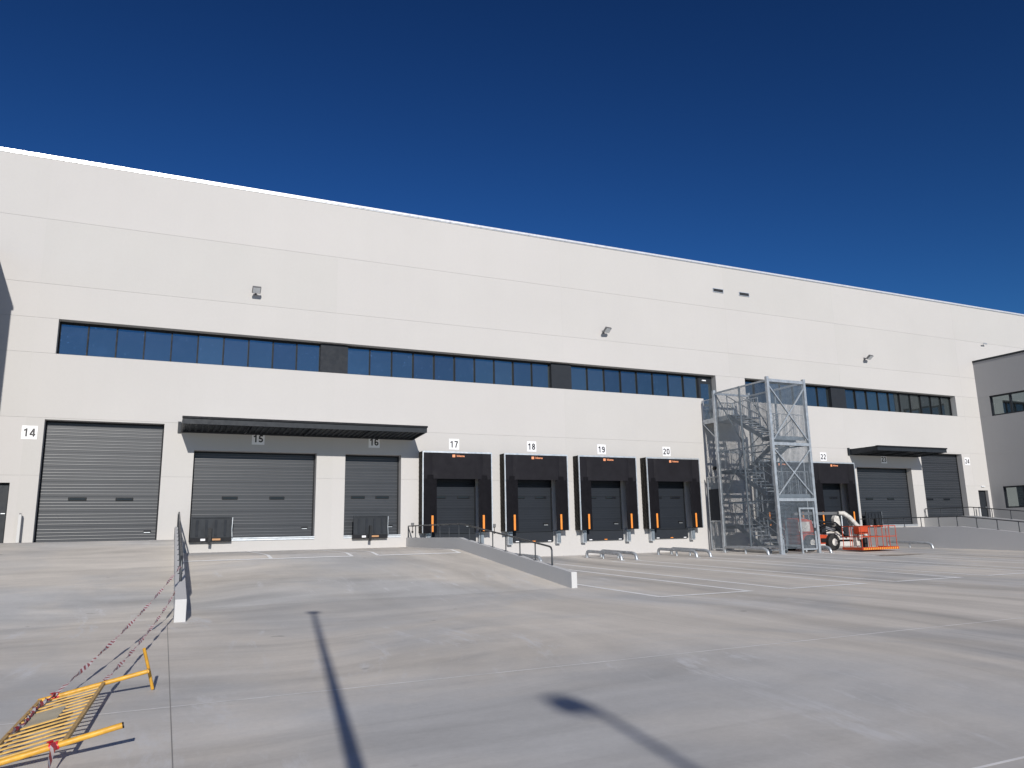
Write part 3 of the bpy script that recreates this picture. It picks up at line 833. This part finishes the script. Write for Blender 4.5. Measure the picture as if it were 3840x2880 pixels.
for x, d0, d1, lb in ((13.62, 2.2, 5.2, 'steel tube wheel guide partly behind the sloping railing'), (17.57, 2.0, 4.8, 'leftmost steel tube wheel guide right of the low sloping wall'), (18.32, 2.0, 4.8, 'steel tube wheel guide, rear one of the pair before the third shelter'),
        (21.45, 2.0, 4.8, 'steel tube wheel guide left of the pair by the last shelter before the tower'), (22.2, 2.0, 4.8, 'steel tube wheel guide just left of the stair tower side gate'), (25.25, 2.2, 5.1, 'steel tube wheel guide in front of the mesh stair tower'),
        (28.86, 2.4, 5.35, 'steel tube wheel guide between the stair tower and the lift'), (36.3, 2.5, 5.1, 'steel tube wheel guide in front of the grey wall right of the lift')): guide(x, d0, d1, lb)

# ------------------------------------------------------------------ stair tower
TX0, TX1, TY0, TY1, TZ = 26.09, 28.43, 1.2, 5.07, 6.95
tower = thing('stair_tower', 'galvanised steel stair tower clad in mesh against the warehouse wall', 'stair tower', (27.26, -3.1, zyard(3.1)))
for x in (TX0, TX1):
    for d in (TY0, TY1):
        MB().box(x-.07, x+.07, -d-.07, -d+.07, zyard(d), TZ+.12).build('corner_post', M['galv'], tower)
        MB().box(x-.15, x+.15, -d-.15, -d+.15, zyard(d)-.03, zyard(d)+.02).build('foot_plate', M['galv'], tower)
for d, nm in ((3.12, 'side_post'),):
    for x in (TX0, TX1): MB().box(x-.035, x+.035, -d-.035, -d+.035, -.95, TZ).build(nm, M['galvdark'], tower)
def hbeam(p, q, w=.10, h=.14, mat='galv'): MB().bar(p, q, w, h).build('beam', M[mat], tower)
for z in (6.9, 3.84, 1.21): hbeam((TX0+.07, -TY1, z), (TX1-.07, -TY1, z))
for x in (TX0, TX1):
    hbeam((x, -TY0-.07, 6.9), (x, -TY1+.07, 6.9), .06, .08); hbeam((x, -TY0-.07, -.95), (x, -TY1+.07, -.95), .06, .08)
    hbeam((x, -TY0-.07, 3.84), (x, -TY1+.07, 3.84), .05, .06, 'galvdark'); hbeam((x, -TY0-.07, 1.21), (x, -TY1+.07, 1.21), .05, .06, 'galvdark')
for z in (6.9, 3.84, 1.21): hbeam((TX0+.07, -TY0, z), (TX1-.07, -TY0, z), .08, .1)
for z0, z1 in ((4.05, 6.6), (1.42, 3.58)):
    for a, b in ((TX0+.08, TX1-.08), (TX1-.08, TX0+.08)):
        MB().bar((a, -TY1-.02-(.03 if a < b else 0), z0), (b, -TY1-.02-(.03 if a < b else 0), z1), .05, .07, (0,1,0)).build('cross_brace', M['galv'], tower)
for x in (TX0, TX1):   # braces of the side faces, seen through the mesh
    for k, (z0, z1) in enumerate(((4.0, 6.8), (1.3, 3.75))): MB().bar((x+.05, -TY0-.1, z0 if k else z1), (x+.05, -3.1, z1 if k else z0), .04, .05, (1,0,0)).build('side_brace', M['galvdark'], tower)
def mesh_sheet(p0, du, dv, nu, nv, wu, wv):
    "grid of flat wires over the parallelogram p0 + du*[0..1] + dv*[0..1]"
    p0 = Vector(p0); du = Vector(du); dv = Vector(dv); nrm = du.cross(dv).normalized(); U = du.normalized(); V = dv.normalized(); m = MB()
    for i in range(nu+1):
        c = p0+du*i/nu; m.quad(c-U*wu/2, c+U*wu/2, c+U*wu/2+dv, c-U*wu/2+dv)
    for j in range(nv+1):
        c = p0+dv*j/nv+nrm*.004; m.quad(c-V*wv/2, c+du-V*wv/2, c+du+V*wv/2, c+V*wv/2)
    return m
ZB = -.92
mesh_sheet((TX0-.01, -TY0-.08, ZB), (0, -(TY1-TY0-.16), 0), (0, 0, 6.85-ZB), 76, 130, .0135, .0135).build('mesh_panel', M['galvdark'], tower, kind='stuff')
mesh_sheet((TX1+.01, -TY0-.08, ZB), (0, -(TY1-TY0-.16), 0), (0, 0, 6.85-ZB), 76, 130, .0105, .0105).build('mesh_panel', M['galvdark'], tower, kind='stuff')
mesh_sheet((TX0+.08, -TY1+.03, ZB-.1), (TX1-TX0-.16, 0, 0), (0, 0, 6.85-ZB+.1), 42, 130, .0118, .0118).build('mesh_panel', M['galvdark'], tower, kind='stuff')
g = MB(); gy = -TY1-.01
for a, b, c, d in ((27.33, 27.42, -1.27, .84), (28.22, 28.31, -1.10, .84), (27.42, 28.22, .76, .84), (27.42, 28.22, -1.12, -1.04)): g.box(a, b, gy-.05, gy, c, d)
g.box(26.2, 26.26, gy-.04, gy, -1.27, -.6)
gate = g.build('gate', M['galv'], tower)
MB().box(28.2, 28.26, gy-.09, gy-.051, -.25, -.1).build('gate_latch', M['anth'], gate)
# low side gate closing the gap to the wall
g = MB()
for a, b, c, d in ((.28, .33, -1.17, 2.6), (.33, 1.13, 2.53, 2.6), (.33, 1.13, .28, .34), (.33, 1.13, -1.1, -1.04)): g.box(26.02, 26.07, -b, -a, c, d)
sg = g.build('side_gate', M['galv'], tower)
mesh_sheet((26.045, -.33, -1.05), (0, -.8, 0), (0, 0, 3.6), 15, 60, .02, .02).build('mesh_panel', M['galvdark'], sg, kind='stuff')
MB().box(26.03, 26.06, -1.1, -.36, .36, 1.95).build('solid_panel', M['anth2'], sg)
# flights: front-to-back in the left lane, back-to-front in the right lane
NR, NF = 8, 5
Z0 = zyard(4.3); RISE = (5.63-Z0)/(NR*NF); DA, DB = 4.30, 2.06
lanes = ((26.20, 27.20), (27.30, 28.30))
tread_me = MB().box(0, 1.0, -.14, .14, -.02-ZO, .02-ZO).mesh('tread', M['galv'])
z = Z0
for f in range(NF):
    xa, xb = lanes[f % 2]; da, db = (DA, DB) if f % 2 == 0 else (DB, DA)
    ze = z+RISE*NR
    m = MB(); m.bar((xa, -da, z+.02), (xa, -db, ze-.04), .045, .2); m.bar((xb, -da, z+.02), (xb, -db, ze-.04), .045, .2)
    fl = m.build('stair_flight', M['galvdark'], tower)
    for k in range(NR):
        dd = da+(db-da)*(k+.5)/NR; zz = z+RISE*(k+1)-.02
        o = bpy.data.objects.new('tread', tread_me); o.parent = fl; link(o); o.location = Vector((xa, -dd, zz+ZO))-ORG[fl]
    for x in (xa, xb):
        r = MB(); r.tube([(x, -da, z+1.05), (x, -db, ze+1.0)], .022, 6); r.tube([(x, -da, z+.6), (x, -db, ze+.55)], .016, 6)
        for k in range(5):
            dd = da+(db-da)*k/4; zz = z+(ze-z)*k/4; r.bar((x, -dd, zz), (x, -dd, zz+1.02), .03, .03)
        r.build('handrail', M['galv'], fl)
    z = ze
    lo, hi = (1.24, DB) if f % 2 == 0 else (DA, 4.98)
    if f < NF-1:
        m = MB(); m.box(26.18, 28.32, -hi, -lo, z-.06, z-.02); m.box(26.18, 28.32, -hi, -hi+.05, z-.2, z-.06); m.box(26.18, 28.32, -lo-.05, -lo, z-.2, z-.06)
        ld = m.build('landing', M['galvdark'], tower)
        r = MB(); dd = 1.28 if f % 2 == 0 else 4.94
        r.tube([(26.2, -dd, z+1.05), (28.3, -dd, z+1.05)], .022, 6)
        for k in range(9): r.bar((26.2+2.1*k/8, -dd, z), (26.2+2.1*k/8, -dd, z+1.05), .018, .018)
        r.build('handrail', M['galv'], ld)
m = MB(); m.box(26.27, 28.36, -2.06, -.01, 5.55, 5.62); m.box(26.22, 26.27, -2.06, -.01, 5.42, 5.66)
pf = m.build('top_platform', M['galv'], tower)
for p, q, n in (((26.25, -.05), (26.25, -1.10), 11), ((27.35, -.03), (28.33, -.03), 10), ((28.34, -.06), (28.34, -1.95), 14)):
    r = MB(); r.tube([(*p, 6.70), (*q, 6.70)], .024, 6)
    for k in range(n):
        f = k/(n-1); x = p[0]+(q[0]-p[0])*f; y = p[1]+(q[1]-p[1])*f; w = .05 if k in (0, n-1) else .018
        r.bar((x, y, 5.58), (x, y, 6.70), w, w)
    r.build('guard_bars', M['galv'], pf)
MB().bar((26.25, -.06, 5.44), (26.15, -1.15, 4.55), .06, .09, (1,0,0)).build('strut', M['galv'], tower)

# ------------------------------------------------------------------ boom lift
lift = thing('boom_lift', 'orange and white boom lift parked right of the stair tower', 'boom lift', (30.2, -3.2, zyard(3.2)), None)
gz = zyard(3.2)
m = MB(); m.prism([(28.75, gz+.32), (28.75, gz+.78), (29.1, gz+.86), (30.6, gz+.74), (31.15, gz+.52), (31.15, gz+.32)], lambda p, q, a: (p, a, q), -3.75, -2.55)
bevel(m.build('chassis', M['lift_orange'], lift), .03)
m = MB(); m.prism([(28.62, gz+.86), (28.62, gz+1.48), (28.9, gz+1.62), (29.65, gz+1.5), (29.75, gz+.88)], lambda p, q, a: (p, a, q), -3.65, -2.65)
bevel(m.build('engine_cover', M['lift_orange'], lift), .05)
MB().box(28.70, 29.45, -3.665, -3.652, gz+.95, gz+1.42).build('cover_plate', M['lift_white'], lift)
def wheel(x, y):
    m = MB(); m.tube([(x, y-.15, gz+.40), (x, y-.11, gz+.40), (x, y+.11, gz+.40), (x, y+.15, gz+.40)], [.33, .40, .40, .33], 20); w = m.build('wheel', M['rubber'], lift, True)
    MB().tube([(x, y-.165, gz+.40), (x, y-.13, gz+.40)], [.15, .22], 14).build('rim', M['lift_white'], w, True)
for x in (29.25, 30.72):
    for y in (-3.82, -2.5): wheel(x, y)
m = MB(); m.bar((29.3, -3.2, gz+1.15), (31.55, -3.45, gz+.72), .16, .22); m.build('lower_boom', M['lift_white'], lift)
m = MB(); m.bar((29.2, -3.3, gz+1.62), (31.5, -3.5, gz+.88), .12, .10); m.build('tie_rod', M['alu'], lift)
bevel(MB().prism([(31.25, gz+.55), (31.2, gz+1.55), (31.32, gz+1.72), (31.55, gz+1.68), (31.62, gz+1.45), (31.65, gz+.6)], lambda p, q, a: (p, a, q), -3.62, -3.40).build('riser_arm', M['lift_white'], lift), .03)
MB().bar((29.1, -3.0, gz+1.82), (32.2, -3.1, gz+1.84), .10, .14).build('upper_boom', M['bracket'], lift)
m = MB(); m.tube([(32.0, -3.2, gz+1.84), (32.25, -3.3, gz+1.82), (32.42, -3.5, gz+1.6), (32.6, -3.9, gz+1.05), (32.55, -4.35, gz+.62)], [.10, .13, .13, .11, .10], 10); m.build('jib', M['lift_white'], lift, True)
MB().box(31.7, 32.25, -3.5, -3.1, gz+.6, gz+1.55).build('hydraulic_cover', M['anth2'], lift)
MB().tube([(31.78, -3.55, gz+.65), (31.80, -3.55, gz+1.7)], .04, 8).build('ram', M['alu'], lift)
MB().tube([(31.6, -3.4, gz+.45), (32.3, -3.4, gz+.45), (32.6, -4.3, gz+.4)], .05, 8).build('hose', M['blackpart'], lift, True)
for x, y in ((28.8, -3.7), (30.9, -3.7)): MB().box(x-.05, x+.05, y-.12, y-.06, gz+.2, gz+.55).build('outrigger', M['anth'], lift)
for k, (y, z0_) in enumerate(((-3.66, .95), (-3.70, 1.1), (-3.62, 1.25), (-3.74, .82))):   # hydraulic hoses looping over the knuckle
    MB().tube([(29.9, y, gz+z0_), (30.6, y-.04, gz+z0_+.28-.05*k), (31.2, y-.06, gz+z0_+.12), (31.75, y-.05, gz+z0_-.25)], .028, 6).build('hose', M['blackpart'], lift, True)
MB().box(30.0, 31.1, -3.80, -3.76, gz+.40, gz+.60).build('side_decal', M['blackpart'], lift)
MB().box(31.22, 31.66, -3.66, -3.63, gz+.95, gz+1.2).build('arm_decal', M['anth2'], lift)
MB().tube([(30.3, -3.3, gz+1.5), (31.35, -3.5, gz+1.25)], .06, 8).build('ram', M['anth2'], lift, True)
for x in (29.9, 30.35): MB().box(x, x+.3, -3.55, -2.75, gz+.8, gz+1.3).build('valve_block', M['anth2'], lift)
# basket
bx0, bx1, by0, by1 = 30.62, 33.08, -5.68, -4.50
bz = zyard(5.1)+.07
bk = MB()
bk.box(bx0, bx1, by0, by1, bz+.05, bz+.09)
basket = bk.build('basket', M['lift_orange'], lift)
def brail(pts, r=.022): MB().tube(pts, r, 8).build('basket_rail', M['lift_orange'], basket, True)
for zz in (1.12, .62):
    brail([(bx0+.04, by0+.04, bz+zz), (bx1-.04, by0+.04, bz+zz), (bx1-.04, by1-.04, bz+zz), (bx0+.04, by1-.04, bz+zz), (bx0+.04, by0+.04, bz+zz)])
for k in range(6):
    x = bx0+.04+(bx1-bx0-.08)*k/5
    for y in (by0+.04, by1-.04): MB().tube([(x, y, bz+.08), (x, y, bz+1.12)], .017, 8).build('basket_post', M['lift_orange'], basket, True)
for y in (by0+.6,):
    for x in (bx0+.04, bx1-.04): MB().tube([(x, y, bz+.08), (x, y, bz+1.12)], .017, 8).build('basket_post', M['lift_orange'], basket, True)
m = MB(); m.box(bx0-.01, bx1+.01, by0-.02, by0, bz, bz+.13); m.box(bx0-.02, bx0-.0, by0, by1, bz, bz+.13); m.box(bx1, bx1+.02, by0, by1, bz, bz+.13)
m.build('toe_board', M['lift_orange'], basket)
for k in range(16):   # slanted hazard stripes on the toe board
    x = bx0+.05+k*.15
    MB().prism([(x, bz+.01), (x+.07, bz+.01), (x+.11, bz+.10), (x+.04, bz+.10)], lambda p, q, a: (p, a, q), by0-.026, by0-.021).build('hazard_stripe', M['yellow'], basket)
bevel(MB().box(31.35, 31.95, -4.95, -4.6, bz+.75, bz+1.1).build('control_panel', M['lift_orange'], basket), .03)
MB().box(31.5, 31.75, -4.6, -4.4, bz+.15, bz+1.0).build('basket_mount', M['lift_white'], basket)
MB().tube([(31.85, -4.75, bz+.1), (31.85, -4.75, bz+.55)], .16, 12).build('canister', M['blackpart'], basket, True)
MB().tube([(31.62, -4.75, bz+.5), (31.62, -4.75, bz+.9)], .09, 10).build('rotator', M['lift_white'], basket, True)

# ------------------------------------------------------------------ fallen crowd barrier and tapes
P1a, P1b = Vector((.0, -22.72, zyard(22.7)+.24)), Vector((-.97, -22.76, zyard(22.7)+.05))
P2a, P2b = Vector((-.15, -25.0, zyard(25)+.24)), Vector((-1.10, -25.05, zyard(25)+.05))
bar_ = thing('crowd_barrier', 'yellow crowd barrier lying tipped over on the concrete', 'barrier', (-.6, -23.9, zyard(23.9)))
for a, b in ((P1a, P1b), (P2a, P2b)): MB().tube([a, b], .023, 12).build('post', M['yellow'], bar_, True)
MB().tube([P2a, P2a+(P2a-P2b).normalized()*.012], .0235, 12).build('end_cap', M['blackpart'], bar_)
ft = MB().tube([(.065, -22.48, zyard(22.5)+.015), (.01, -22.58, zyard(22.5)+.25), (-.045, -22.69, zyard(22.7)+.47)], .017, 10).build('foot', M['yellow'], bar_, True)
MB().tube([P1a, (.012, -22.60, zyard(22.6)+.235)], .02, 8).build('foot_joint', M['yellow'], bar_)
def on(a, b, x): return a+(b-a)*((x-a.x)/(b.x-a.x))
L1, L2 = on(P1a, P1b, -.40), on(P2a, P2b, -.54)
U1, U2 = on(P1a, P1b, -.95), on(P2a, P2b, -1.08)
MB().bar(L1, L2, .03, .03).build('rail', M['yellowdull'], bar_); MB().bar(U1, U2, .03, .03).build('rail', M['yellowdull'], bar_)
for k in range(1, 15):
    f = k/15
    A, B = L1.lerp(L2, f), U1.lerp(U2, f)
    if 5 <= k <= 7:
        MB().bar(A, A.lerp(B, .40), .022, .012, (0,0,1)).build('bar', M['bar'], bar_); MB().bar(A.lerp(B, .93), B, .022, .012).build('bar', M['bar'], bar_)
    else: MB().bar(A, B, .022, .012).build('bar', M['bar'], bar_)
A, B, C, D_ = L1.lerp(L2, .30), U1.lerp(U2, .30), U1.lerp(U2, .52), L1.lerp(L2, .52)
q = [A.lerp(B, .40), A.lerp(B, .92), D_.lerp(C, .92), D_.lerp(C, .40)]
up3 = Vector((0, 0, .004)); pm = MB()
n = [tuple(p-up3) for p in q]+[tuple(p+up3) for p in q]
pm.v = n; pm.f = [(3,2,1,0), (4,5,6,7), (0,1,5,4), (1,2,6,5), (2,3,7,6), (3,0,4,7)]
pm.build('sign_plate', M['plate'], bar_)
def tape(pts, label, sag=.0, w=.042, twist=2.0, n=60, phase=0.):
    pts = [Vector(p) for p in pts]; m = MB(); m.uv = []
    seg = [(pts[i+1]-pts[i]).length for i in range(len(pts)-1)]; T = sum(seg)
    rows = []
    for i in range(n+1):
        s = T*i/n; a = s; k = 0
        while k < len(seg)-1 and a > seg[k]: a -= seg[k]; k += 1
        f = a/seg[k]; p = pts[k].lerp(pts[k+1], f); d = (pts[k+1]-pts[k]).normalized()
        if len(pts) == 2: p.z -= sag*4*f*(1-f)
        side = d.cross(Vector((0,0,1)))
        side = side.normalized() if side.length > .05 else Vector((1,0,0))
        upv = side.cross(d); an = phase+twist*math.pi*i/n+.35*math.sin(i*.9)
        e = (side*math.cos(an)+upv*math.sin(an))*w/2
        m.v += [tuple(p-e), tuple(p+e)]; m.uv += [(s, 0), (s, 1)]
    for i in range(n): m.f.append((2*i, 2*i+1, 2*i+3, 2*i+2))
    return tag(m.build('barrier_tape', M['tape'], None, True), label, 'tape', 'red and white barrier tapes')
PX, PD = XL(14.55)+.1, 14.58
T1 = on(P1a, P1b, -.82)
tape([(PX-.02, -PD, -.58), tuple(T1+Vector((0, 0, .03)))], 'upper red and white tape from the railing end to the fallen barrier', .10, twist=7, n=140, phase=.5)
tape([(PX-.02, -PD-.03, -.94), tuple(L1+Vector((0, 0, .025)))], 'lower red and white tape from the railing foot to the fallen barrier', .12, twist=9, n=140, phase=.9)
tape([tuple(T1+Vector((0, -.03, .035))), tuple(U1.lerp(U2, .22)+Vector((.04, 0, .035))), tuple(U1.lerp(U2, .45)+Vector((.06, 0, .03))), tuple(U1.lerp(U2, .62)+Vector((.03, 0, .04)))], 'crumpled tape lying along the barrier top rail', w=.05, twist=9, n=40)
T2 = on(P2a, P2b, -.60)
tape([tuple(T2+Vector((0, 0, .03))), (-.60, -25.35, zyard(25.3)+.06), (-.50, -26.6, zyard(26.6)+.02)], 'short loose tape trailing from the barrier near post', w=.05, twist=3, n=30)
def knot(c, ax, label):
    m = MB(); c = Vector(c); m.uv = []
    R_ = .031; d = Vector(ax).normalized(); s = d.cross(Vector((0,0,1))).normalized(); u = s.cross(d)
    n = 14
    for i in range(n+1):
        a = 2*math.pi*i/n; o = (s*math.cos(a)+u*math.sin(a))*R_
        for k in (-.03, .03): m.v.append(tuple(c+o+d*(k+.006*math.sin(3*a)))); m.uv.append((.0+i*.004, 0))
    for i in range(n): m.f.append((2*i, 2*i+1, 2*i+3, 2*i+2))
    b = len(m.v)
    for k, (dx, dz) in enumerate(((.035, .04), (-.03, .045))):
        m.v += [tuple(c+u*.03), tuple(c+u*.03+d*.03), tuple(c+u*dz+s*dx+d*.05), tuple(c+u*dz+s*dx)]; m.uv += [(.0, 0), (.0, 0), (.1, 0), (.1, 0)]
        m.f.append((b+4*k, b+4*k+1, b+4*k+2, b+4*k+3))
    return tag(m.build('tape_knot', paint('tape_red', (.62, .02, .03), .4) if 'red' not in M else M['red'], None), label, 'tape', 'tape knots on the barrier and railing')
knot(T1, P1b-P1a, 'red tape knot tied round the barrier far post')
knot(T2, P2b-P2a, 'red tape knot tied round the barrier near post')

# ------------------------------------------------------------------ lamp posts behind the camera; only their shadows reach the picture
def lamp_post(shadow_x, shadow_dep, h, label, head, off=0.):
    x = shadow_x-h*.15/.44; d = shadow_dep+h/.44
    gz_ = zyard(d)
    h2 = h-(gz_-zyard(shadow_dep))      # height above its own foot
    t = thing('lamp_post', label, 'lamp post', (x, -d, gz_), 'yard lamp posts behind the viewer')
    zt = zyard(shadow_dep)+h
    MB().tube([(x, -d, gz_), (x, -d, zt)], [.088, .042], 14).build('pole', M['galv'], t, True)
    MB().box(x-.18, x+.18, -d-.18, -d+.18, gz_-.03, gz_+.03).build('base_plate', M['galv'], t)
    if head == 'bar': bevel(MB().box(x-.12, x+.12, -d-.12, -d+.12, zt-.03, zt+.06).build('lamp_head', M['bracket'], t), .02)
    else:
        MB().tube([(x+off, -d, zt-.16), (x+off, -d, zt-.10), (x+off, -d, zt+.02), (x+off, -d, zt+.14), (x+off, -d, zt+.19)], [.06, .16, .19, .16, .06], 20).build('lamp_head', M['bracket'], t, True)
        MB().bar((x, -d, zt-.04), (x+off, -d, zt-.04), .06, .06).build('arm', M['galv'], t)
lamp_post(2.9, 16.35, 8.0, 'slim lamp post with a flat head standing behind the viewer', 'bar')
lamp_post(3.93, 25.15, 10.5, 'tall lamp post with a round head standing behind the viewer', 'disc', -.18)
